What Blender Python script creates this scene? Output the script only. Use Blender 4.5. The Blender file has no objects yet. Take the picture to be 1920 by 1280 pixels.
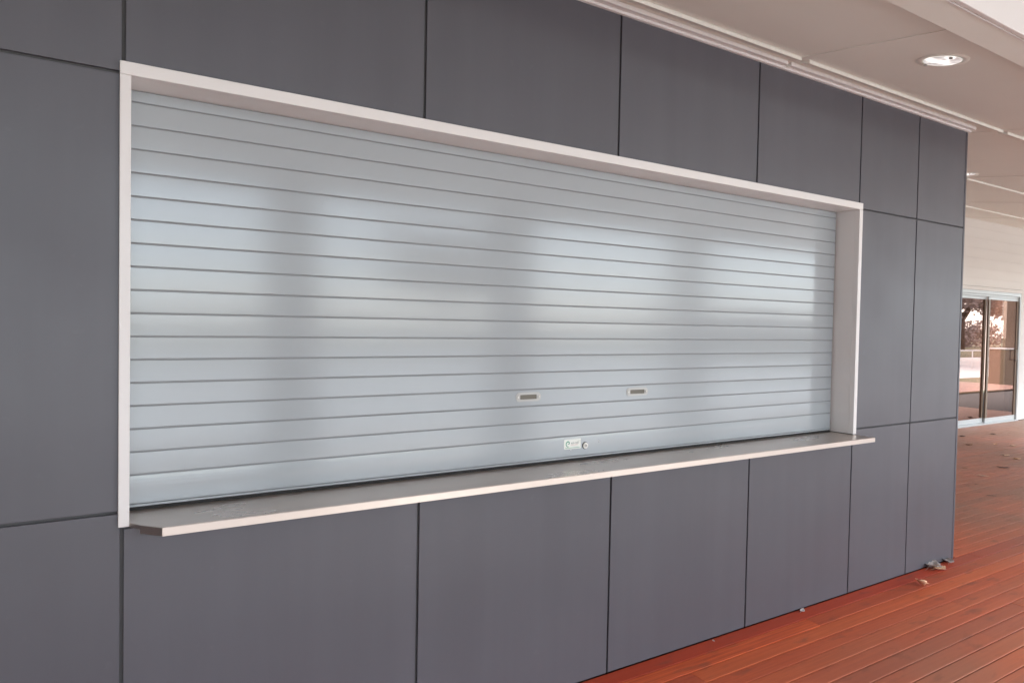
import bpy, bmesh, math, random
from mathutils import Vector, Matrix
random.seed(7)
C = bpy.context.scene.collection
R = math.radians

# ------------------------------------------------------------------ camera
cam = bpy.data.cameras.new('camera')
cam.sensor_width = 36.0
cam.lens = 36.0 * 1275.17 / 1920.0
cam.clip_start = 0.05
cam.clip_end = 600
camo = bpy.data.objects.new('camera', cam); C.objects.link(camo)
yaw, pitch, roll = 0.5608, -0.0251, 0.0187
f = Vector((math.sin(yaw) * math.cos(pitch), math.cos(yaw) * math.cos(pitch), math.sin(pitch)))
r = f.cross(Vector((0, 0, 1))).normalized(); u = r.cross(f)
cr = math.cos(roll) * r + math.sin(roll) * u
cu = -math.sin(roll) * r + math.cos(roll) * u
camo.matrix_world = Matrix(((cr.x, cu.x, -f.x, 0), (cr.y, cu.y, -f.y, -2.1412), (cr.z, cu.z, -f.z, 1.4414), (0, 0, 0, 1)))
bpy.context.scene.camera = camo

# ------------------------------------------------------------------ world, sun, exposure
SUN_EL, SUN_AZ = R(36), R(150)          # azimuth from +Y, clockwise
w = bpy.data.worlds.new('World'); bpy.context.scene.world = w; w.use_nodes = True
nt = w.node_tree; nt.nodes.clear()
sky = nt.nodes.new('ShaderNodeTexSky'); sky.sky_type = 'NISHITA'; sky.sun_disc = False
sky.sun_elevation = SUN_EL; sky.sun_rotation = SUN_AZ
sky.dust_density = 0.5; sky.air_density = 1.0; sky.ozone_density = 1.0
hs = nt.nodes.new('ShaderNodeHueSaturation'); hs.inputs['Saturation'].default_value = 0.8
bg = nt.nodes.new('ShaderNodeBackground'); bg.inputs['Strength'].default_value = 0.12
wo = nt.nodes.new('ShaderNodeOutputWorld')
nt.links.new(sky.outputs[0], hs.inputs['Color']); oc = nt.nodes.new('ShaderNodeMix'); oc.data_type = 'RGBA'; oc.inputs[0].default_value = 0.75      # even cloud cover
oc.inputs[7].default_value = (3.1, 3.5, 4.0, 1)
nt.links.new(hs.outputs[0], oc.inputs[6]); nt.links.new(oc.outputs[2], bg.inputs['Color']); nt.links.new(bg.outputs[0], wo.inputs[0])
sl = bpy.data.lights.new('sun', 'SUN'); sl.energy = 1.5; sl.angle = R(30); sl.color = (1.0, 0.97, 0.93)
so = bpy.data.objects.new('sun', sl); C.objects.link(so)
sd = Vector((math.sin(SUN_AZ) * math.cos(SUN_EL), math.cos(SUN_AZ) * math.cos(SUN_EL), math.sin(SUN_EL)))
so.rotation_euler = sd.to_track_quat('Z', 'Y').to_euler()
so.location = (0, -20, 30)
sc = bpy.context.scene
sc.render.engine = 'CYCLES'
sc.view_settings.view_transform = 'Standard'; sc.view_settings.look = 'None'
sc.view_settings.gamma = 1.0; sc.view_settings.use_curve_mapping = False
sc.view_settings.exposure = 3.05
sc.cycles.max_bounces = 8; sc.cycles.diffuse_bounces = 5; sc.cycles.glossy_bounces = 4

# ------------------------------------------------------------------ helpers
def tag(o, label=None, cat=None, group=None, kind=None):
    if label: o['label'] = label
    if cat: o['category'] = cat
    if group: o['group'] = group
    if kind: o['kind'] = kind
    return o

def empty(name, loc=(0, 0, 0), rz=0):
    o = bpy.data.objects.new(name, None); C.objects.link(o); o.location = loc; o.rotation_euler = (0, 0, rz)
    o.empty_display_size = 0.05
    return o

class MB:
    def __init__(s): s.bm = bmesh.new()
    def box(s, x0, x1, y0, y1, z0, z1, bev=0.0, seg=1):
        vs = [s.bm.verts.new(p) for p in ((x0,y0,z0),(x1,y0,z0),(x1,y1,z0),(x0,y1,z0),(x0,y0,z1),(x1,y0,z1),(x1,y1,z1),(x0,y1,z1))]
        fs = [s.bm.faces.new([vs[i] for i in q]) for q in ((3,2,1,0),(4,5,6,7),(0,1,5,4),(1,2,6,5),(2,3,7,6),(3,0,4,7))]
        if bev:
            es = list({e for fc in fs for e in fc.edges})
            bmesh.ops.bevel(s.bm, geom=es, offset=bev, segments=seg, affect='EDGES', profile=0.5)
        return s
    def prism_x(s, prof, x0, x1, smooth=False):      # prof: closed list of (y, z)
        a = [s.bm.verts.new((x0, y, z)) for y, z in prof]; b = [s.bm.verts.new((x1, y, z)) for y, z in prof]
        n = len(prof)
        for i in range(n):
            fc = s.bm.faces.new((a[i], a[(i+1) % n], b[(i+1) % n], b[i])); fc.smooth = smooth
        s.bm.faces.new(a[::-1]); s.bm.faces.new(b)
        return s
    def prism_z(s, outline, z0, z1, bev=0.0):
        a = [s.bm.verts.new((x, y, z0)) for x, y in outline]; b = [s.bm.verts.new((x, y, z1)) for x, y in outline]
        n = len(outline); fs = []
        for i in range(n): fs.append(s.bm.faces.new((a[i], a[(i+1) % n], b[(i+1) % n], b[i])))
        fs.append(s.bm.faces.new(a[::-1])); fs.append(s.bm.faces.new(b))
        if bev:
            es = list(fs[-1].edges) + [e for e in {e for fc in fs[:-2] for e in fc.edges} if abs(e.verts[0].co.z - e.verts[1].co.z) > 1e-4]
            bmesh.ops.bevel(s.bm, geom=list(set(es)), offset=bev, segments=2, affect='EDGES', profile=0.5)
        return s
    def plate_y(s, outline, y0, y1):                   # outline of (x, z), front face at y0
        a = [s.bm.verts.new((x, y0, z)) for x, z in outline]; b = [s.bm.verts.new((x, y1, z)) for x, z in outline]
        n = len(outline)
        for i in range(n): s.bm.faces.new((a[i], a[(i+1) % n], b[(i+1) % n], b[i]))
        s.bm.faces.new(a); s.bm.faces.new(b[::-1])
        return s
    def tube(s, p0, p1, r0, r1, n=8, caps=True):
        p0, p1 = Vector(p0), Vector(p1); d = (p1 - p0).normalized()
        q = d.to_track_quat('Z', 'Y'); rings = []
        for p, rr in ((p0, r0), (p1, r1)):
            rings.append([s.bm.verts.new(p + q @ Vector((rr * math.cos(2*math.pi*i/n), rr * math.sin(2*math.pi*i/n), 0))) for i in range(n)])
        for i in range(n):
            fc = s.bm.faces.new((rings[0][i], rings[0][(i+1) % n], rings[1][(i+1) % n], rings[1][i])); fc.smooth = True
        if caps: s.bm.faces.new(rings[0][::-1]); s.bm.faces.new(rings[1])
        return s
    def quad(s, *p):
        s.bm.faces.new([s.bm.verts.new(q) for q in p]); return s
    def build(s, name, mat, parent=None, fix=True, **kw):
        if fix: bmesh.ops.recalc_face_normals(s.bm, faces=s.bm.faces[:])
        me = bpy.data.meshes.new(name); s.bm.to_mesh(me); s.bm.free(); me.materials.append(mat)
        o = bpy.data.objects.new(name, me); C.objects.link(o)
        if parent: o.parent = parent
        tag(o, **kw)
        return o

# ------------------------------------------------------------------ materials
def mat(name, col, rough=0.5, metal=0.0, spec=0.5, noise=None, bump=None, rnoise=None, coat=0.0, objvar=0.0, streak=0.0):
    """noise=(scale xyz, amount, detail)  multiplies the colour; bump=(scale xyz, strength, distance)"""
    m = bpy.data.materials.new(name); m.use_nodes = True
    t = m.node_tree; b = t.nodes['Principled BSDF']
    b.inputs['Base Color'].default_value = (*col, 1); b.inputs['Roughness'].default_value = rough
    b.inputs['Metallic'].default_value = metal; b.inputs['Specular IOR Level'].default_value = spec
    b.inputs['Coat Weight'].default_value = coat; b.inputs['Coat Roughness'].default_value = 0.15
    def tex(scale, detail=4, seedw=None):
        g = t.nodes.new('ShaderNodeNewGeometry'); mp = t.nodes.new('ShaderNodeMapping'); mp.inputs['Scale'].default_value = scale
        n = t.nodes.new('ShaderNodeTexNoise'); n.inputs['Detail'].default_value = detail; n.inputs['Scale'].default_value = 1.0
        t.links.new(g.outputs['Position'], mp.inputs['Vector']); t.links.new(mp.outputs[0], n.inputs['Vector'])
        return n
    if noise:
        n = tex(noise[0], noise[2] if len(noise) > 2 else 4)
        mr = t.nodes.new('ShaderNodeMapRange'); mr.inputs[1].default_value = 0.3; mr.inputs[2].default_value = 0.7
        mr.inputs[3].default_value = 1 - noise[1]; mr.inputs[4].default_value = 1 + noise[1]
        mx = t.nodes.new('ShaderNodeVectorMath'); mx.operation = 'SCALE'; mx.inputs[0].default_value = col
        t.links.new(n.outputs['Fac'], mr.inputs[0]); last = mr.outputs[0]
        def times(sock, lo, hi, a, b_):
            m2 = t.nodes.new('ShaderNodeMapRange'); m2.inputs[1].default_value = a; m2.inputs[2].default_value = b_; m2.inputs[3].default_value = lo; m2.inputs[4].default_value = hi
            t.links.new(sock, m2.inputs[0]); mu = t.nodes.new('ShaderNodeMath'); mu.operation = 'MULTIPLY'
            t.links.new(last, mu.inputs[0]); t.links.new(m2.outputs[0], mu.inputs[1]); return mu.outputs[0]
        if objvar:
            oi = t.nodes.new('ShaderNodeObjectInfo'); last = times(oi.outputs['Random'], 1 - objvar, 1 + objvar, 0, 1)
        if streak:
            n2 = tex((9, 9, .55), 5); last = times(n2.outputs['Fac'], 1 - streak, 1 + streak, .35, .65)
            n3 = tex((26, 26, 26), 3); last = times(n3.outputs['Fac'], 1.0, 1 + streak * 1.6, .66, .74)
        t.links.new(last, mx.inputs['Scale']); t.links.new(mx.outputs[0], b.inputs['Base Color'])
    if rnoise:
        n = tex(rnoise[0], 5)
        mr = t.nodes.new('ShaderNodeMapRange'); mr.inputs[1].default_value = 0.3; mr.inputs[2].default_value = 0.7
        mr.inputs[3].default_value = rough - rnoise[1]; mr.inputs[4].default_value = rough + rnoise[1]
        t.links.new(n.outputs['Fac'], mr.inputs[0]); t.links.new(mr.outputs[0], b.inputs['Roughness'])
    if bump:
        n = tex(bump[0], 5)
        bp = t.nodes.new('ShaderNodeBump'); bp.inputs['Strength'].default_value = bump[1]; bp.inputs['Distance'].default_value = bump[2]
        t.links.new(n.outputs['Fac'], bp.inputs['Height']); t.links.new(bp.outputs[0], b.inputs['Normal'])
    return m

M_panel = mat('panel_paint', (0.103, 0.1045, 0.121), 0.42, noise=((0.9, 0.9, 1.6), 0.05, 7), bump=((60, 60, 60), 0.05, 0.001), rnoise=((2.2, 2.2, 2.2), 0.07), objvar=.03, streak=.035)
M_joint = mat('joint_backing', (0.085, 0.084, 0.086), 0.8)
M_white = mat('frame_paint', (0.80, 0.785, 0.77), 0.38, noise=((2, 2, 2), 0.02), rnoise=((6, 6, 6), 0.05))
M_ceil = mat('ceiling_paint', (0.88, 0.89, 0.83), 0.6, noise=((1.5, 1.5, 1.5), 0.02), bump=((30, 30, 30), 0.04, 0.001))
M_siding = mat('siding_paint', (0.68, 0.67, 0.64), 0.55, noise=((1, 1, 4), 0.03), bump=((40, 40, 40), 0.05, 0.001))
M_shut = mat('shutter_metal', (0.385, 0.420, 0.440), 0.15, metal=0.06, spec=0.36, noise=((1.3, 1.3, 3.0), 0.02, 6), objvar=.012)
M_shutgap = mat('shutter_hinge', (0.27, 0.275, 0.28), 0.5)
M_black = mat('black_rubber', (0.012, 0.012, 0.012), 0.7)
M_steel = mat('brushed_steel', (0.60, 0.55, 0.505), 0.34, metal=1.0, noise=((2, 4, 4), 0.03, 4), rnoise=((3, 10, 10), 0.03))
M_chrome = mat('satin_chrome', (0.62, 0.61, 0.58), 0.3, metal=0.9)
M_handle = mat('handle_metal', (0.40, 0.40, 0.385), 0.35, metal=0.25)
M_recess = mat('handle_recess', (0.12, 0.11, 0.09), 0.4, metal=0.3)
M_alu = mat('anodised_aluminium', (0.50, 0.53, 0.54), 0.38, metal=0.5)
M_stile = mat('shaded_stile', (0.20, 0.15, 0.11), 0.4, metal=0.3)  # aluminium stiles; brown reflection and shadow put into the colour
M_dark = mat('interior_dark', (0.05, 0.035, 0.028), 0.9)
M_room = mat('room_paint', (0.55, 0.42, 0.36), 0.9)
M_conc = mat('concrete', (0.58, 0.57, 0.55), 0.85, noise=((.5, .5, .5), 0.12, 8))
M_grass = mat('lawn', (0.10, 0.10, 0.05), 0.95, noise=((.3, .3, .3), 0.3, 8))
M_bark = mat('bark', (0.09, 0.06, 0.045), 0.9, noise=((6, 6, 1.5), 0.3, 6))
M_leaf = mat('tree_foliage', (0.20, 0.150, 0.135), 0.7, noise=((.6, .6, .6), 0.4, 4))
M_post = mat('post_paint', (0.16, 0.152, 0.145), 0.5)
M_block = mat('light_block_paint', (0.20, 0.185, 0.175), 0.6)
M_pier = mat('pier_paint', (0.24, 0.17, 0.12), 0.7)
M_roof = mat('verandah_lining', (0.74, 0.72, 0.70), 0.7)

def wood():
    m = bpy.data.materials.new('decking_timber'); m.use_nodes = True
    t = m.node_tree; b = t.nodes['Principled BSDF']; L = t.links.new; N = t.nodes.new
    g = N('ShaderNodeNewGeometry'); oi = N('ShaderNodeObjectInfo')
    # offset the grain per board
    off = N('ShaderNodeVectorMath'); off.operation = 'MULTIPLY_ADD'; off.inputs[1].default_value = (17, 31, 7)
    L(oi.outputs['Random'], off.inputs[0]); L(g.outputs['Position'], off.inputs[2])
    def noise(scale, detail=5, rough=.6, src=off):
        mp = N('ShaderNodeMapping'); mp.inputs['Scale'].default_value = scale
        n = N('ShaderNodeTexNoise'); n.inputs['Scale'].default_value = 1; n.inputs['Detail'].default_value = detail; n.inputs['Roughness'].default_value = rough
        L(src.outputs[0], mp.inputs['Vector']); L(mp.outputs[0], n.inputs['Vector']); return n
    def rng(src, a, b_, c=0., d=1.):
        mr = N('ShaderNodeMapRange'); mr.inputs[1].default_value = a; mr.inputs[2].default_value = b_; mr.inputs[3].default_value = c; mr.inputs[4].default_value = d
        L(src, mr.inputs[0]); return mr.outputs[0]
    def mix(fac, a, b_):
        mx = N('ShaderNodeMix'); mx.data_type = 'RGBA'
        if isinstance(fac, float): mx.inputs[0].default_value = fac
        else: L(fac, mx.inputs[0])
        for i, q in ((6, a), (7, b_)):
            if isinstance(q, tuple): mx.inputs[i].default_value = (*q, 1)
            else: L(q, mx.inputs[i])
        return mx.outputs[2]
    grain = noise((2.2, 70, 70), 6)
    blotch = noise((1.6, 9, 9), 5)
    big = noise((0.9, 1.4, 1.4), 4, .55, src=g)          # weathering patches across boards
    spots = noise((5, 16, 16), 3, .5, src=g)
    col = mix(rng(grain.outputs['Fac'], .35, .65), (0.50, 0.072, 0.024), (0.78, 0.155, 0.046))
    # board to board: orange, deep red
    col = mix(rng(oi.outputs['Random'], 0, 1, 0, .65), col, (0.68, 0.155, 0.050))
    col = mix(rng(blotch.outputs['Fac'], .45, .75, 0, .6), col, (0.72, 0.12, 0.032))
    rx = N('ShaderNodeMath'); rx.operation = 'MULTIPLY'; rx.inputs[1].default_value = 7.31; L(oi.outputs['Random'], rx.inputs[0])
    rf = N('ShaderNodeMath'); rf.operation = 'FRACT'; L(rx.outputs[0], rf.inputs[0])
    col = mix(rng(rf.outputs[0], .35, 1, 0, .5), col, (0.30, 0.085, 0.045))
    # the tint channel of the object: 1 = darker, freshly oiled board
    sep = N('ShaderNodeSeparateColor'); L(oi.outputs['Color'], sep.inputs[0])
    col = mix(rng(sep.outputs[0], 0, 1, 0, .75), col, (0.44, 0.045, 0.020))
    # dust and foot wear: less against the wall
    sp = N('ShaderNodeSeparateXYZ'); L(g.outputs['Position'], sp.inputs[0])
    near = rng(sp.outputs['Y'], -0.95, -0.10, 1, 0)
    past = rng(sp.outputs['X'], 4.3, 6.2, 0, 1)  # beyond the corner: dust, with grazing sheen painted into the colour
    mxw = N('ShaderNodeMath'); mxw.operation = 'MAXIMUM'; L(near, mxw.inputs[0]); L(past, mxw.inputs[1])
    ww = N('ShaderNodeMath'); ww.operation = 'MULTIPLY'; L(mxw.outputs[0], ww.inputs[0]); L(rng(big.outputs['Fac'], 0.32, 0.66, .40, 1.0), ww.inputs[1])
    col = mix(ww.outputs[0], col, (0.35, 0.190, 0.130))
    col = mix(rng(sp.outputs['Y'], -0.9, -2.2, 0, .8), col, (0.30, 0.235, 0.20))  # weathered greyer outwards, also to weaken the red bounce light
    col = mix(rng(sp.outputs['X'], 6.5, 13.0, 0, .75), col, (0.29, 0.205, 0.162))      # bleached grey where the rain reaches, plus far sheen put into the colour
    col = mix(rng(spots.outputs['Fac'], .58, .74, 0, .55), col, (0.19, 0.07, 0.045))
    L(col, b.inputs['Base Color'])
    L(rng(big.outputs['Fac'], .3, .7, .42, .58), b.inputs['Roughness'])
    b.inputs['Specular IOR Level'].default_value = 0.35
    bp = N('ShaderNodeBump'); bp.inputs['Strength'].default_value = .2; bp.inputs['Distance'].default_value = .001
    L(grain.outputs['Fac'], bp.inputs['Height']); L(bp.outputs[0], b.inputs['Normal'])
    return m
M_wood = wood()

def glass():
    m = bpy.data.materials.new('tinted_glass'); m.use_nodes = True
    t = m.node_tree; t.nodes.clear(); N = t.nodes.new; L = t.links.new
    o = N('ShaderNodeOutputMaterial'); mx = N('ShaderNodeMixShader'); gl = N('ShaderNodeBsdfGlossy'); tr = N('ShaderNodeBsdfTransparent')
    gl.inputs['Color'].default_value = (0.90, 0.72, 0.66, 1); gl.inputs['Roughness'].default_value = 0.012
    tr.inputs['Color'].default_value = (0.62, 0.50, 0.44, 1)
    mx.inputs[0].default_value = 0.46
    L(tr.outputs[0], mx.inputs[1]); L(gl.outputs[0], mx.inputs[2]); L(mx.outputs[0], o.inputs[0])
    return m
M_glass = glass()

def emis(name, col, s, base=(.8, .8, .8)):
    m = bpy.data.materials.new(name); m.use_nodes = True; b = m.node_tree.nodes['Principled BSDF']
    b.inputs['Base Color'].default_value = (*base, 1); b.inputs['Emission Color'].default_value = (*col, 1); b.inputs['Emission Strength'].default_value = s
    return m
M_lamp = emis('lamp_lens', (1.0, 0.95, 0.92), 0.22, (.6, .6, .6))
_t = M_lamp.node_tree; _n = _t.nodes.new('ShaderNodeTexNoise'); _n.inputs['Scale'].default_value = 22; _n.inputs['Detail'].default_value = 3
_c = _t.nodes.new('ShaderNodeTexCoord'); _t.links.new(_c.outputs['Object'], _n.inputs['Vector'])
_m = _t.nodes.new('ShaderNodeMapRange'); _m.inputs[1].default_value = .38; _m.inputs[2].default_value = .58; _m.inputs[3].default_value = .035; _m.inputs[4].default_value = .14
_t.links.new(_n.outputs['Fac'], _m.inputs[0]); _t.links.new(_m.outputs[0], _t.nodes['Principled BSDF'].inputs['Emission Strength'])
M_green = mat('print_green', (0.02, 0.30, 0.17), 0.5)
M_grey = mat('print_grey', (0.10, 0.14, 0.13), 0.5)
M_red = mat('print_red', (0.55, 0.16, 0.14), 0.5)
M_stick = mat('sticker_paper', (0.80, 0.82, 0.76), 0.45)

# ================================================================== STRUCTURE
SH = 0.12                                        # depth of the shutter behind the cladding face
# ---- deck: one board after another, each its own object
deck = MB().box(-9, 22, -5.7, 6, -0.16, -0.045).build('deck', M_black, kind='structure')
PITCH, BW = 0.0865, 0.0808
def board(x0, x1, y1, tint, zoff):
    b = MB(); e = 0.0018
    y0 = y1 - BW
    b.prism_x([(y0, -0.025), (y1, -0.025), (y1, -e), (y1-e, 0), (y0+e, 0), (y0, -e)], x0, x1)
    o = b.build('deck_board', M_wood, deck); o.location.z = zoff; o.color = (tint, 0, 0, 1)
    return o
row = 0
y = -0.0012
def runs(xa, xb):
    out = []; x = xa - random.uniform(0, 3.0)
    while x < xb:
        l = random.choice((2.7, 3.6, 3.9, 4.5, 5.1)); a, b_ = max(x, xa), min(x + l, xb)
        if b_ - a > 0.05: out.append((a + .001, b_ - .0015))
        x += l
    return out
while y > -1.25:
    rr = runs(1.2, 14.5)
    if row == 0: rr = [(1.2, 4.9), (4.903, 9.3), (9.303, 14.5)]
    if row == 1: rr = [(1.2, 3.05), (3.053, 7.6), (7.603, 14.5)]
    for a, b_ in rr: board(a, b_, y, 1.0 if row == 0 else (random.random() < .2) * .35, random.uniform(-.0008, .0008))
    y -= PITCH; row += 1
yf = y
y = -0.0012 + PITCH
while y < 2.96:
    for a, b_ in runs(4.74, 14.5): board(a, b_, y, (random.random() < .15) * .3, random.uniform(-.0008, .0008))
    y += PITCH
s_ = MB(); y = yf
while y > -5.7:
    s_.box(-9, 22, y - BW, y, -0.025, 0); y -= PITCH
y = -0.0012
while y > yf + .01:
    s_.box(-9, 1.197, y - BW, y, -0.025, 0); s_.box(14.503, 22, y - BW, y, -0.025, 0); y -= PITCH
s_.build('deck_board', M_wood, deck, kind='stuff')
MB().box(-9, 22, -5.76, -5.70, -0.5, 0.0).build('deck_edge', M_wood, deck)

# ---- ground beyond the deck
MB().quad((-300, -300, -.42), (300, -300, -.42), (300, 300, -.42), (-300, 300, -.42)).build('ground', M_grass, kind='structure')
MB().quad((-60, -30, -.416), (26, -30, -.416), (26, -5.6, -.416), (-60, -5.6, -.416)).quad((26, -17, -.416), (90, -17, -.416), (90, -5.6, -.416), (26, -5.6, -.416)).build('pavement', M_conc, kind='structure')

# ---- grey clad wall
JX = [-1.10, 0.0869, 0.9764, 1.8406, 2.7025, 3.5508, 4.1368, 4.690]
JZ = [-0.001, 0.9045, 2.102, 2.722]
G = 0.0048
wall = empty('clad_wall', (1.8, 0, 0))
tag(wall, 'long dark grey wall of flat cladding panels around the serving hatch', 'wall')
def P(o): o.parent = wall; o.location = (-1.8, 0, 0); return o
def panel(x0, x1, z0, z1, ry=0.0, rx=0.0):
    b = MB(); b.box(x0 + G, x1 - G, 0, 0.009, z0 + G * .9, z1 - G * .9, 0.0008)
    c = Vector(((x0+x1)/2, 0.0045, (z0+z1)/2))
    bmesh.ops.rotate(b.bm, cent=c, matrix=Matrix.Rotation(rx, 3, 'X') @ Matrix.Rotation(ry, 3, 'Z'), verts=b.bm.verts[:])
    P(b.build('panel', M_panel))
tilt = lambda a=.0012: random.uniform(-a, a)
for i in range(7):
    # bottom row, top row
    panel(JX[i], JX[i+1], JZ[0], JZ[1] if i in (0, 5, 6) else 0.862, tilt(), tilt(.0008)); panel(JX[i], JX[i+1], JZ[2], JZ[3], tilt(), tilt(.001))
    if i == 0 or i >= 5: panel(JX[i], JX[i+1], JZ[1], JZ[2], tilt(), tilt(.0008))
for i in range(-4, 0):                      # the wall goes on to the left, out of the frame
    panel(-1.10 + i*.88, -1.10 + (i+1)*.88, JZ[0], JZ[1]); panel(-1.10 + i*.88, -1.10 + (i+1)*.88, JZ[1], JZ[2]); panel(-1.10 + i*.88, -1.10 + (i+1)*.88, JZ[2], JZ[3])
bk = MB()
bk.box(-4.7, 0.080, 0.0105, 0.10, 0.0, 2.9).box(3.560, 4.705, 0.0105, 0.10, 0, 2.9)
bk.box(0.080, 3.560, 0.0105, 0.10, 0, 0.862).box(0.080, 3.560, 0.0105, 0.10, 2.120, 2.9)
P(bk.build('backing', M_joint))
P(MB().box(4.695, 4.712, 0.001, 0.10, 0.0, 2.73, .001).build('corner_trim', M_panel))
P(MB().box(-4.7, 4.69, 0.0098, 0.0104, 0.0, 0.011).build('base_channel', M_joint))
P(MB().box(4.690, 4.705, 0.102, 2.95, 0.0, 3.15).build('side_lining', M_panel))
lw = empty('light_block_wall', (-1.7, -2.8, 0)); tag(lw, 'brown grey wall added out of view to darken the left end of the verandah', 'wall')  # unseen wall, added to cut the light from the left
for k in range(5):
    o = MB().box(-1.74, -1.70, -1.12 * (k + 1) + .004, -1.12 * k - .004 if k else -.02, .01, 3.015, .001).build('panel', M_block, lw); o.location = (1.7, 2.8, 0)
# enclosing shell behind, keeps daylight out of the room behind the shutter
MB().box(-4.7, 4.68, 3.0, 3.1, 0, 3.3).box(-4.7, -4.6, .1, 3.0, 0, 3.3).build('interior_wall', M_dark, kind='structure')

# ---- white frame of the hatch
fr = empty('hatch_frame', (1.82, 0, 0.86)); tag(fr, 'white painted metal frame lining the shuttered serving hatch', 'frame')
def F(o): o.parent = fr; o.location = (-1.82, 0, -0.86); return o
XL, XLi, XRi, XR, ZT, ZTi, ZB = 0.0775, 0.1045, 3.538, 3.5675, 2.131, 2.0960, 0.866
F(MB().box(XL, XR, -0.012, 0.0135, ZTi, ZT, .0012).box(XL + .003, XR - .003, 0.0136, 0.16, ZTi, ZTi + .02).build('head', M_white))
F(MB().box(XL, XLi, -0.012, 0.0135, ZB, ZTi - .0004, .0012).box(XL + .003, XLi, 0.0136, 0.16, ZB, ZTi - .0004).build('jamb', M_white))
F(MB().box(XRi, XR, -0.012, 0.0135, 0.8795, ZTi - .0004, .0012).box(XRi, XR - .003, 0.0136, 0.16, 0.8795, ZTi - .0004).build('jamb', M_white))

# ---- roller shutter, slat by slat
sh = empty('roller_shutter', (1.82, SH, 0.888)); tag(sh, 'closed silver grey roller shutter of wide horizontal slats with two pull handles', 'shutter')
def S(o, par=None): o.parent = par or sh; o.location = (0, 0, 0) if par else (-1.82, -SH, -0.888); return o
xs0, xs1 = 0.106, 3.528
zl = [2.0613 - 0.06755 * k for k in range(17)]
edges = [2.0950] + zl
slats = []
for k in range(17):
    zt, zb = edges[k] - .0024, edges[k+1] + .0024
    if k == 0: zt = 2.0945
    t_ = random.uniform(-.00022, .00022)        # slats never hang exactly true
    h = zt - zb; prof = []
    nseg = 8
    for j in range(nseg + 1):
        q = j / nseg; prof.append((SH - .00018 * (1 - (2*q - 1)**2) + t_ * (q - .5) * 2, zb + .0012 + (h - .0024) * q))
    prof = [(SH + .003, zb - .0005), (SH + .0008, zb)] + prof + [(SH + .0008, zt), (SH + .003, zt + .0005), (SH + .0045, zt), (SH + .0045, zb)]
    o = MB().prism_x(prof, xs0, xs1).build('slat', M_shut)
    for p_ in o.data.polygons: p_.use_smooth = False
    slats.append(S(o))
S(MB().box(xs0 - .001, 3.533, SH + .0048, SH + .014, 0.93, 2.0958).build('hinge_strip', M_shutgap))
# bottom rail
zt = zl[16] - .0017
prof = [(SH + .004, 0.8955), (SH - .0014, .8955), (SH - .0020, .899), (SH - .0020, .945), (SH - .0017, .958), (SH - .0010, .968), (SH, .9765), (SH + .0008, zt), (SH + .006, zt), (SH + .006, .8955)]
rail = S(MB().prism_x(prof, xs0, xs1).build('bottom_rail', M_shut))
S(MB().prism_x([(SH - .002, .8865), (SH - .0040, .888), (SH - .0040, .8925), (SH - .002, .894), (SH + .006, .894), (SH + .006, .8865)], xs0, xs1).build('rail_lip', M_shut))
S(MB().box(xs0, xs1, SH - .001, SH + .012, .8769, .8863).build('rubber_seal', M_black))
S(MB().box(3.5285, 3.5375, SH + .006, SH + .03, .8765, 2.0957).build('guide_channel', M_black))

# pull handles
def stadium(cx, cz, hw, hh, n=8):
    pts = []
    for i in range(n + 1):
        a = -math.pi/2 + math.pi * i / n; pts.append((cx + hw - hh + hh * math.cos(a), cz + hh * math.sin(a)))
    for i in range(n + 1):
        a = math.pi/2 + math.pi * i / n; pts.append((cx - hw + hh + hh * math.cos(a), cz + hh * math.sin(a)))
    return pts
HS = SH - .0002
def handle(cx, cz, hw):
    hh = .0175
    b = MB()
    # a plate with a rectangular opening, front at HS-.003
    o_ = stadium(cx, cz, hw, hh); w_, z_ = hw * .655, .0093
    n = len(o_)
    inner = []
    for (x, z) in o_:                              # ray-project outline points on the rectangle
        dx, dz = x - cx, z - cz
        k = min(w_ / abs(dx) if abs(dx) > 1e-6 else 9, z_ / abs(dz) if abs(dz) > 1e-6 else 9); inner.append((cx + dx * k, cz + dz * k))
    # insert exact corners
    va = [b.bm.verts.new((x, HS - .0018, z)) for x, z in o_]; vb = [b.bm.verts.new((x, HS - .0018, z)) for x, z in inner]
    vc = [b.bm.verts.new((x, HS + .001, z)) for x, z in o_]; vd = [b.bm.verts.new((x, HS - .0003, z)) for x, z in inner]
    for i in range(n):
        j = (i + 1) % n
        b.bm.faces.new((va[i], va[j], vb[j], vb[i])); b.bm.faces.new((va[j], va[i], vc[i], vc[j])); b.bm.faces.new((vb[i], vb[j], vd[j], vd[i]))
    bmesh.ops.remove_doubles(b.bm, verts=b.bm.verts[:], dist=1e-6)
    h = S(b.build('pull_handle', M_handle))
    S(MB().box(cx - w_ - .0004, cx + w_ + .0004, HS - .0002, HS + .0001, cz - z_ - .0004, cz + z_ + .0004).build('finger_recess', M_recess), h)
    for s2 in (-1, 1):
        S(MB().tube((cx + s2 * hw * .82, HS - .0029, cz), (cx + s2 * hw * .82, HS - .0048, cz), .0042, .0030, 10).build('screw', M_chrome), h)
    return h
handle(1.502, 1.153, .0605); handle(2.083, 1.153, .0640)
for o_ in (): pass
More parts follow.
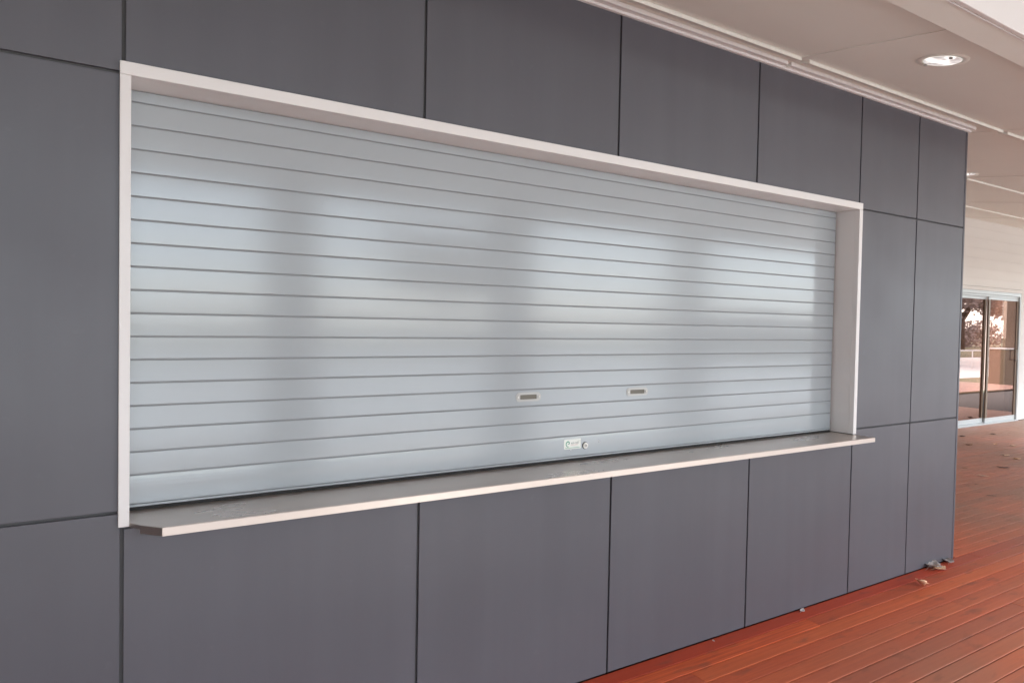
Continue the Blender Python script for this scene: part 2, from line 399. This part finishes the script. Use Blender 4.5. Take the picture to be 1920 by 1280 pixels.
# lock
YR = SH - .0021
lk = S(MB().tube((1.793, YR + .001, .936), (1.793, YR - .006, .936), .0125, .0120, 20).build('lock', M_chrome))
S(MB().tube((1.793, YR - .0061, .936), (1.793, YR - .0075, .936), .0078, .0074, 16).build('lock_barrel', M_handle), lk)
S(MB().box(1.7918, 1.7942, YR - .0082, YR - .0076, .9325, .9395).build('keyhole', M_black), lk)
S(MB().tube((1.793, YR + .0006, .936), (1.793, YR - .0012, .936), .0150, .0150, 20).build('lock_washer', M_black), lk)
for (x, z) in ((1.718, .9235), (1.867, .950)):
    S(MB().tube((x, YR + .001, z), (x, YR - .0022, z), .0028, .0018, 8).build('screw', M_white))
# sticker with its print
st = S(MB().box(1.683, 1.770, YR - .0006, YR + .002, .9265, .9675).build('sticker', M_stick))
def ribbon(pts, wd, y, name, m):
    b = MB(); n = len(pts); vs = []
    for i, (x, z) in enumerate(pts):
        a = Vector(pts[max(i-1, 0)]); c_ = Vector(pts[min(i+1, n-1)]); d = (c_ - a).normalized(); nn = Vector((-d.y, d.x))
        wd_ = wd * (0.55 + .45 * math.sin(math.pi * min(1, (i + 2) / n)))
        vs.append((b.bm.verts.new((x + nn.x*wd_, y, z + nn.y*wd_)), b.bm.verts.new((x - nn.x*wd_, y, z - nn.y*wd_))))
    for i in range(n - 1): b.bm.faces.new((vs[i][0], vs[i][1], vs[i+1][1], vs[i+1][0]))
    return S(b.build(name, m, fix=False), st)
ep = [(1.7015, .9485), (1.7105, .9490)]
for i in range(1, 26):
    a = R(2) + R(292) * i / 25; rr = .0088 + .0006 * i / 25
    ep.append((1.7025 + rr * math.cos(a), .9480 + rr * 1.15 * math.sin(a)))
ribbon(ep, .0021, YR - .0009, 'logo_mark', M_green)
def text(body, x, z, size, m, name):
    cu_ = bpy.data.curves.new(name, 'FONT'); cu_.body = body; cu_.size = size
    tmp = bpy.data.objects.new(name, cu_); C.objects.link(tmp)
    dg = bpy.context.evaluated_depsgraph_get(); me = bpy.data.meshes.new_from_object(tmp.evaluated_get(dg))
    bpy.data.objects.remove(tmp); me.materials.clear(); me.materials.append(m)
    for v in me.vertices: v.co = Vector((x + v.co.x, YR - .0009, z + v.co.y))
    o = bpy.data.objects.new(name, me); C.objects.link(o); return S(o, st)
text('ezi-roll', 1.7185, .9475, .0140, M_grey, 'lettering')
S(MB().box(1.7190, 1.7540, YR - .0010, YR - .0005, .9430, .9440).build('print_line', M_red), st)
S(MB().box(1.689, 1.764, YR - .0010, YR - .0005, .9310, .9326).build('print_line', M_green), st)

# ---- stainless counter shelf
cs = MB().prism_z([(0.128, -0.0500), (0.1775, -0.106), (3.560, -0.122), (3.563, -0.0500)], 0.8535, 0.8755, .0006).prism_z([(0.1055, SH + .02), (0.1055, -0.0125), (0.1285, -0.0496), (3.563, -0.0496), (3.566, -0.0125), (3.5372, -0.0125), (3.5372, SH + .02)], 0.8640, 0.8752).build('counter_shelf', M_steel)
M_steeltop = mat('warm_steel', (0.66, 0.565, 0.50), 0.29, metal=0.8, noise=((2, 6, 6), 0.07, 6), rnoise=((2, 5, 5), 0.02))  # separate warmer steel tone for the upper face
MB().prism_z([(0.1065, SH + .018), (0.1065, -0.0135), (0.1278, -0.0490), (0.1775, -0.1045), (3.5590, -0.1203), (3.5645, -0.0135), (3.5368, -0.0135), (3.5368, SH + .018)], 0.8757, 0.8765).build('shelf_top', M_steeltop, cs)
tag(cs, 'narrow stainless steel counter shelf with a clipped left corner under the roller shutter', 'shelf')

# ---- eave ceiling (rises towards the back), its sheets and cover battens
CZ = lambda y: 2.735 + .15 * y
ceil = MB().prism_x([(-.93, CZ(-.93) + .03), (2.98, CZ(2.98) + .03), (2.98, CZ(2.98) + .20), (-.93, CZ(-.93) + .26)], -6, 20).build('ceiling', M_ceil, kind='structure')
CX = [-6, -3.29, -1.24, .81, 2.86, 4.90, 6.95, 9.10, 11.2, 13.3, 15.4, 20]
CY = [-.80, -.125, 1.03, 2.17, 2.955]
for i in range(len(CX) - 1):
    for j in range(4):
        a, b_ = CY[j] + .002, CY[j+1] - .002
        if CX[i+1] < 4.8: b_ = min(b_, 0.02)
        if a > b_: continue
        x0, x1 = CX[i] + .002, CX[i+1] - .002
        MB().prism_x([(a, CZ(a)), (b_, CZ(b_)), (b_, CZ(b_) + .008), (a, CZ(a) + .008)], x0, x1).build('ceiling_sheet', M_ceil, ceil)
# long battens: a raised step whose outer riser catches the daylight, broken at every cross joint
for yb in (-.125, 1.03, 2.17):
    for i in range(len(CX) - 1):
        if yb > 0 and CX[i+1] < 4.95: continue
        x0 = max(CX[i] + .040, 4.75) if yb > 0 else CX[i] + .040
        a, b_ = yb, yb + .055
        MB().prism_x([(a, CZ(a) - .017), (b_, CZ(b_) - .004), (b_, CZ(b_)), (a, CZ(a))], x0, CX[i+1] - .022).build('batten', M_ceil, ceil)
for i in range(1, len(CX) - 1):
    x = CX[i]; yb = 0.0 if x < 4.8 else 2.95
    MB().prism_x([(-.80, CZ(-.80) - .003), (yb, CZ(yb) - .003), (yb, CZ(yb)), (-.80, CZ(-.80))], x - .022, x + .024).build('cross_batten', M_ceil, ceil)
# cornice at the head of the wall
for i in range(len(CX) - 1):
    if CX[i] > 4.7: break
    x1 = min(CX[i+1], 4.72)
    MB().prism_x([(-.013, 2.7020), (-.0005, 2.7015), (-.0005, 2.735), (-.013, 2.733)], CX[i] + .001, x1).build('cornice_bead', M_white, ceil)
    MB().prism_x([(-.046, 2.708), (-.0135, 2.7125), (-.0135, 2.731), (-.046, 2.7265)], CX[i] + .014, x1 - .012).build('cornice', M_white, ceil)

# ---- eave beam along the outer edge
bm_ = empty('eave_beam', (5, -.87, 2.58)); tag(bm_, 'white eave beam running along the outer edge of the ceiling', 'beam')
def B(o): o.parent = bm_; o.location = (-5, .87, -2.58); return o
B(MB().box(-6, 20, -.920, -.806, 2.580, 2.90).build('soffit_board', M_ceil))
B(MB().box(-6, 20, -.812, -.7985, 2.586, 2.60).build('inner_bead', M_ceil))
B(MB().box(-6, 20, -.930, -.9215, 2.583, 2.95).build('groove_lining', M_ceil))
B(MB().box(-6, 20, -.948, -.931, 2.5775, 3.05, .002).build('fascia_board', M_white))
B(MB().box(-6, 20, -.9265, -.920, 2.5765, 2.588).build('edge_bead', M_white))

# ---- verandah roof and posts further out
vr = empty('verandah_roof', (5, -3.3, 3.0)); tag(vr, 'flat verandah roof over the timber deck', 'roof')
o = MB().box(-7, 13.6, -5.6, -.95, 3.02, 3.16).build('lining', M_roof, vr); o.location = (-5, 3.3, -3.0)
o = MB().box(-7, 13.6, -5.72, -5.60, 2.93, 3.22).build('roof_edge', M_roof, vr); o.location = (-5, 3.3, -3.0)
post0 = None
for i, (x, lab) in enumerate(((-1.9, 'dark verandah post left of the hatch'), (1.95, 'dark verandah post mirrored in the left of the shutter'), (4.85, 'dark verandah post mirrored in the middle of the shutter'), (8.2, 'dark verandah post mirrored in the right of the shutter'), (12.6, 'dark verandah post at the far end of the roof'))):
    if post0 is None:
        post0 = empty('verandah_post', (x, -5.4, 0))
        MB().box(-.25, .25, -.18, .18, 0, 2.93, .006).build('shaft', M_post, post0); MB().box(-.28, .28, -.21, .21, 0, .05).build('base', M_post, post0)
        o = post0
    else:
        o = post0.copy(); C.objects.link(o); o.location = (x, -5.4, 0)
        for ch in post0.children: c = ch.copy(); C.objects.link(c); c.parent = o
    tag(o, lab, 'post', 'posts along the verandah edge')

# ---- back wall with weatherboards and the sliding glass door
YB = 2.95; DX0, DX1, DT = 8.95, 13.15, 2.105
bw = empty('back_wall', (9, YB, 0)); tag(bw, 'pale weatherboard wall set back behind the deck around the sliding door', 'wall')
def W(o): o.parent = bw; o.location = (-9, -YB, 0); return o
W(MB().box(4.7, DX0 - .02, YB + .03, YB + .2, 0, 3.35).box(DX1 + .02, 20, YB + .03, YB + .2, 0, 3.35).box(DX0 - .02, DX1 + .02, YB + .03, YB + .2, DT + .01, 3.35).build('backing', M_siding))
z = 0.012; H = .152
while z < 3.22:
    zt_ = min(z + H, 3.24)
    segs = ([(4.72, DX0 - .045), (DX1 + .045, 16.6), (16.604, 20)] if z < DT - .05 else [(4.72, 10.9), (10.904, 16.6), (16.604, 20)])
    for a, b_ in segs:
        z0_ = z if not (z < DT + .06 < z + H and z >= DT - .05 and a < DX1 and b_ > DX0) else DT + .06
        W(MB().prism_x([(YB - .0028, z0_ + .0006), (YB + .0005, zt_), (YB + .029, zt_), (YB + .029, z0_ + .0008)], a, b_).build('weatherboard', M_siding))
    z += H
W(MB().box(DX0 - .045, DX1 + .045, YB - .014, YB + .028, DT + .002, DT + .055, .002).build('head_trim', M_siding))
W(MB().box(DX1 + .001, DX1 + .044, YB - .012, YB + .028, .01, DT, .002).build('side_trim', M_siding))
W(MB().box(DX0 - .044, DX0 - .001, YB - .012, YB + .028, .01, DT, .002).build('side_trim', M_siding))

dr = empty('sliding_door', (11, YB, 0)); tag(dr, 'sliding glass door with silver frame and stiles coloured brown for shade, reflecting trees', 'door')
def D(o, par=None): o.parent = par or dr; o.location = (0, 0, 0) if par else (-11, -YB, 0); return o
D(MB().box(DX0, DX1, YB - .010, YB + .10, DT - .055, DT, .002).build('head_frame', M_alu))
D(MB().box(DX0 + .001, DX1 - .001, YB + .012, YB + .10, DT - .085, DT - .0555, .001).build('head_track', M_alu))
D(MB().box(DX1 - .034, DX1, YB - .009, YB + .10, .022, DT - .0555, .002).build('side_frame', M_alu))
D(MB().box(DX0, DX0 + .034, YB - .009, YB + .10, .022, DT - .0555, .002).build('side_frame', M_alu))
D(MB().box(DX0, DX1, YB - .03, YB + .10, 0.002, .021, .002).build('sill', M_alu))
n = 4; pw = (DX1 - DX0 - .07) / n
for i in range(n):
    a = DX0 + .035 + i * pw; b_ = a + pw; yy = YB + (.060 if i in (1, 2) else .025)
    if i in (1, 2): a -= .0; 
    lf = D(MB().box(a, b_, yy - .012, yy + .012, .024, .095, .001).build('door_leaf', M_alu))
    D(MB().box(a, b_, yy - .012, yy + .012, DT - .13, DT - .087, .001).build('top_rail', M_alu), lf)
    for q0, q1 in ((a + .0005, a + .050), (b_ - .050, b_ - .0005)):
        D(MB().box(q0, q1, yy - .0135, yy + .0135, .0955, DT - .1305, .0015).build('stile', M_stile), lf)
    D(MB().box(a + .051, b_ - .051, yy - .003, yy + .003, .096, DT - .131).build('pane', M_glass), lf)
    if i == 3:
        D(MB().tube((b_ - .10, yy - .05, 1.0), (b_ - .10, yy - .05, 1.18), .008, .008, 8).tube((b_ - .10, yy - .05, 1.01), (b_ - .03, yy - .01, 1.01), .007, .007, 8).tube((b_ - .10, yy - .05, 1.17), (b_ - .03, yy - .01, 1.17), .007, .007, 8).build('pull_handle', M_alu), lf)
# dim room behind the glass
MB().box(8.8, 20, 6.0, 6.1, 0, 3.3).box(8.75, 8.8, YB + .21, 6.1, 0, 3.3).box(8.8, 19.9, YB + .21, 6.0, 2.7, 2.8).build('room_wall', M_room, kind='structure')

# ---- downlights
def downlight(cx, cy, label, par=None):
    z = CZ(cy); ang = math.atan(.15)
    e = empty('downlight', (cx, cy, z)); e.rotation_euler = (ang, 0, 0)
    tag(e, label, 'ceiling light', 'round recessed lights in the ceiling')
    b = MB(); n = 36
    prof = [(.104, -.0002), (.102, -.0035), (.090, -.0045), (.079, -.0040), (.076, .006)]
    rings = [[b.bm.verts.new((rr * math.cos(2*math.pi*i/n), rr * math.sin(2*math.pi*i/n), zz)) for i in range(n)] for rr, zz in prof]
    for k in range(len(prof) - 1):
        for i in range(n):
            fc = b.bm.faces.new((rings[k][i], rings[k][(i+1) % n], rings[k+1][(i+1) % n], rings[k+1][i])); fc.smooth = True
    b.build('trim_ring', M_ceil, e)
    b = MB(); prof = [(.0755, -.0042), (.066, -.009), (.045, -.0125), (.02, -.014)]
    rings = [[b.bm.verts.new((rr * math.cos(2*math.pi*i/n), rr * math.sin(2*math.pi*i/n), zz)) for i in range(n)] for rr, zz in prof]
    for k in range(len(prof) - 1):
        for i in range(n):
            fc = b.bm.faces.new((rings[k][i], rings[k][(i+1) % n], rings[k+1][(i+1) % n], rings[k+1][i])); fc.smooth = True
    b.bm.faces.new(rings[-1])
    b.build('lens', M_lamp, e)
    b = MB().box(-.006, .006, .062, .078, -.016, -.006, .001); b.build('retaining_clip', M_chrome, e)
    b = MB().box(-.05, -.038, -.064, -.052, -.016, -.008, .001); b.build('retaining_clip', M_chrome, e)
downlight(3.225, -.560, 'round recessed downlight in the ceiling near the eave beam, the nearer one')
downlight(6.706, .918, 'far round recessed downlight half hidden behind the end of the grey wall')

# ================================================================== fallen leaves
def leafmat(name, col): return mat(name, col, .7, noise=((40, 40, 40), .25, 3))
LM = dict(tan=leafmat('leaf_tan', (.85, .58, .38)), pale=leafmat('leaf_pale', (.72, .55, .42)), brown=leafmat('leaf_brown', (.26, .13, .08)), dark=leafmat('leaf_dark', (.11, .07, .06)), grey=leafmat('leaf_grey', (.42, .38, .36)), white=leafmat('scrap_white', (.62, .60, .60)))
def leaf(x, y, ln, wd, rz, m, label, curl=.5, twist=.4, lift=0., seed=0):
    rnd = random.Random(seed); b = MB(); nu, nv = 10, 4; g = []; curl *= .45
    if x > 6: ln *= .8; wd *= .8
    for i in range(nu + 1):
        t_ = i / nu; hw = wd * .5 * (math.sin(math.pi * t_ ** .8) ** .75 if 0 < t_ < 1 else 0.02)
        rowv = []
        for j in range(nv + 1):
            s2 = (j / nv - .5) * 2
            px = (t_ - .5) * ln; py = s2 * hw * (1 + .25 * rnd.uniform(-1, 1) * (abs(s2) > .9))
            pz = curl * ln * (t_ - .5) ** 2 * 1.3 + abs(s2) * hw * .35 + twist * s2 * hw * (t_ - .4) + rnd.uniform(-1, 1) * wd * (.10 if x < 6 else .05)
            rowv.append(b.bm.verts.new((px, py, pz)))
        g.append(rowv)
    for i in range(nu):
        for j in range(nv):
            fc = b.bm.faces.new((g[i][j], g[i+1][j], g[i+1][j+1], g[i][j+1])); fc.smooth = True
    zmin = min(v.co.z for v in b.bm.verts)
    for v in b.bm.verts: v.co.z += -zmin + .0008
    o = b.build('fallen_leaf', m, fix=False)
    sm = o.modifiers.new('thickness', 'SOLIDIFY'); sm.thickness = .0006
    b = MB(); b.tube((-ln * .5, 0, curl * ln * .32 + .001), (-ln * .78, ln * .06, .003), .0009, .0007, 5); b.build('stalk', m, o)
    o.location = (x, y, lift); o.rotation_euler = (0, 0, rz)
    tag(o, label, 'leaf', 'dry leaves fallen on the deck')
    return o
l0 = leaf(4.02, -.150, .080, .060, R(70), LM['tan'], 'orange tan curled leaf on the deck nearest the camera', .9, .8, 0, 1)
l0.rotation_euler = (R(18), R(28), R(40)); l0.location.z = .014
leaf(4.41, -.062, .090, .060, R(-15), LM['tan'], 'tan leaf lying in front of the grey crumpled leaf at the wall foot', .6, .5, 0, 2)
leaf(4.41, -.024, .125, .085, R(8), LM['grey'], 'grey crumpled leaf leaning at the foot of the wall near its corner', 1.1, .9, 0, 3)
leaf(4.60, -.022, .085, .06, R(30), LM['grey'], 'small grey leaf right at the outer corner of the grey wall', 1.0, -.8, 0, 4)
leaf(3.12, -.022, .045, .022, R(20), LM['white'], 'tiny whitish scrap of leaf at the wall foot left of all the leaves', .9, .5, 0, 5)
leaf(2.46, -.021, .018, .010, R(60), LM['white'], 'minute pale leaf crumb at the wall foot beneath the middle panels', .9, .5, 0, 6)
leaf(10.35, 2.50, .12, .07, R(-20), LM['dark'], 'dark leaf on the deck close to the door sill by the wall corner', .6, .4, 0, 7)
leaf(11.02, 2.40, .11, .05, R(-30), LM['dark'], 'dark thin leaf farthest back before the door stiles', .3, .3, 0, 8)
leaf(9.63, 2.10, .11, .06, R(-40), LM['brown'], 'brown leaf beside the wall corner just below the dark leaf', .8, .5, 0, 9)
leaf(10.02, 1.96, .08, .05, R(10), LM['tan'], 'small tan leaf midway between the door and the pale leaf pair', .6, .5, 0, 10)
leaf(10.10, 1.79, .09, .06, R(-60), LM['pale'], 'small pale upright leaf farthest right near the door', 1.0, .5, 0, 11)
leaf(9.20, 1.52, .115, .060, R(-55), LM['pale'], 'pale bright leaf standing on its edge in the middle of the far deck', 1.0, .7, 0, 12)
leaf(9.09, 1.36, .11, .055, R(-50), LM['tan'], 'brown tipped leaf at the right edge beside the pale bright leaf', .8, .6, 0, 13)
leaf(8.36, 1.20, .150, .050, R(-58), LM['dark'], 'dark long leaf nearest to the pale long leaf on the far deck', .5, .6, 0, 14)
leaf(7.69, 1.11, .130, .040, R(-60), LM['pale'], 'long narrow pale leaf lying flat on the far deck', .3, .3, 0, 15)
leaf(7.94, 1.39, .070, .035, R(-60), LM['brown'], 'small brown leaf beside the edge of the grey wall', .4, .4, 0, 16)
leaf(7.20, .955, .050, .025, R(-50), LM['brown'], 'tiny brown leaf below the long narrow pale leaf', .4, .4, 0, 17)
leaf(6.82, .67, .110, .022, R(-55), LM['dark'], 'thin dark twig shaped leaf in front of the others on the far deck', .2, .2, 0, 18)
leaf(12.75, 2.55, .16, .09, R(-20), LM['dark'], 'large dark leaf lying before the right door pane', 1.0, .5, 0, 19)

# ================================================================== surroundings mirrored in the glass and the shutter
rl = empty('railing', (30, -9, -.42)); tag(rl, 'pale metal railing across the pavement beyond the deck', 'railing')
for zz in (.55, .95):
    MB().tube((-45, 0, zz), (45, 0, zz), .028, .028, 8).build('rail', M_white, rl)
for i in range(31):
    MB().tube((-45 + 3 * i, 0, 0), (-45 + 3 * i, 0, .97), .025, .025, 8).build('post', M_white, rl)
pr = empty('entry_pier', (24.4, -1.7, 0)); tag(pr, 'brown column standing on a low wall beyond the deck, mirrored in the door', 'column')
MB().box(-.65, .65, -.2, .2, -.42, .95, .01).build('low_wall', M_pier, pr)
MB().box(.15, .50, -.17, .17, .951, 3.4, .01).build('column', M_pier, pr)
MB().box(-.70, .70, -.23, .23, .951, .99, .005).build('coping', M_white, pr)

def tree(x, y, h, cr_, label, seed):
    rnd = random.Random(seed); e = empty('broadleaf_tree', (x, y, -.42)); tag(e, label, 'tree', 'trees beyond the pavement')
    b = MB(); b.tube((0, 0, 0), (.1, 0, h * .35), .035 * h, .024 * h, 10)
    tips = []
    for k in range(8):
        a = k * 2.4 + rnd.random(); p0 = Vector((.1, 0, h * (.28 + .04 * k * .3))); p1 = Vector((math.cos(a) * cr_ * .5, math.sin(a) * cr_ * .5, h * rnd.uniform(.5, .75)))
        b.tube(p0, p1, .014 * h, .007 * h, 6)
        for q in range(3):
            p2 = p1 + Vector((rnd.uniform(-1, 1), rnd.uniform(-1, 1), rnd.uniform(.1, .9))) * cr_ * .45
            b.tube(p1, p2, .006 * h, .002 * h, 5); tips.append(p2)
        tips.append(p1)
    b.build('trunk', M_bark, e)
    b = MB()
    for k in range(4200):
        c = rnd.choice(tips); d = Vector((rnd.gauss(0, 1), rnd.gauss(0, 1), rnd.gauss(0, .6))) * cr_ * .16
        p = c + d; s3 = rnd.uniform(.10, .24)
        q = Vector((rnd.uniform(-1, 1), rnd.uniform(-1, 1), rnd.uniform(-1, 1))).normalized(); q2 = q.orthogonal().normalized()
        b.bm.faces.new([b.bm.verts.new(p + q * s3), b.bm.verts.new(p + q2 * s3 * .6), b.bm.verts.new(p - q * s3), b.bm.verts.new(p - q2 * s3 * .6)])
    b.build('crown', M_leaf, e, fix=False)
for i, (x, y, h, c_, l) in enumerate(((44, -14, 7.5, 4.0, 'tall tree nearest the railing in the left door pane reflection'), (52, -18, 9, 4.6, 'tree with a wide crown behind the nearest tree'), (60, -15, 7, 3.8, 'tree seen at the stile of the door reflection'), (64, -22, 10, 5, 'tall spreading tree at the back of the lawn'), (74, -21, 8, 4.4, 'low branching tree mirrored in the right door pane'), (84, -30, 11, 6, 'largest tree at the far right of the lawn'), (20, -38, 9, 5, 'lone tree far across the pavement from the hatch'), (-16, -34, 10, 5.5, 'lone tree far to the left beyond the pavement'))):
    tree(x, y, h, c_, l, 40 + i)
sb = MB(); rnd = random.Random(3)
for k in range(9000):
    x = rnd.uniform(30, 110); y = -26 - rnd.uniform(0, 4) - (x - 30) * .12; zz = rnd.random() ** .7 * (2.7 + .6 * math.sin(x * .5) + .4 * math.sin(x * 1.3)) - .42
    p = Vector((x, y, zz)); s3 = rnd.uniform(.12, .28); q = Vector((rnd.uniform(-1, 1), rnd.uniform(-1, 1), rnd.uniform(-1, 1))).normalized(); q2 = q.orthogonal().normalized()
    sb.bm.faces.new([sb.bm.verts.new(p + q * s3), sb.bm.verts.new(p + q2 * s3 * .6), sb.bm.verts.new(p - q * s3), sb.bm.verts.new(p - q2 * s3 * .6)])
tag(sb.build('shrubs', M_leaf, fix=False), 'dense band of low shrubs along the far side of the lawn', 'shrubs', kind='stuff')
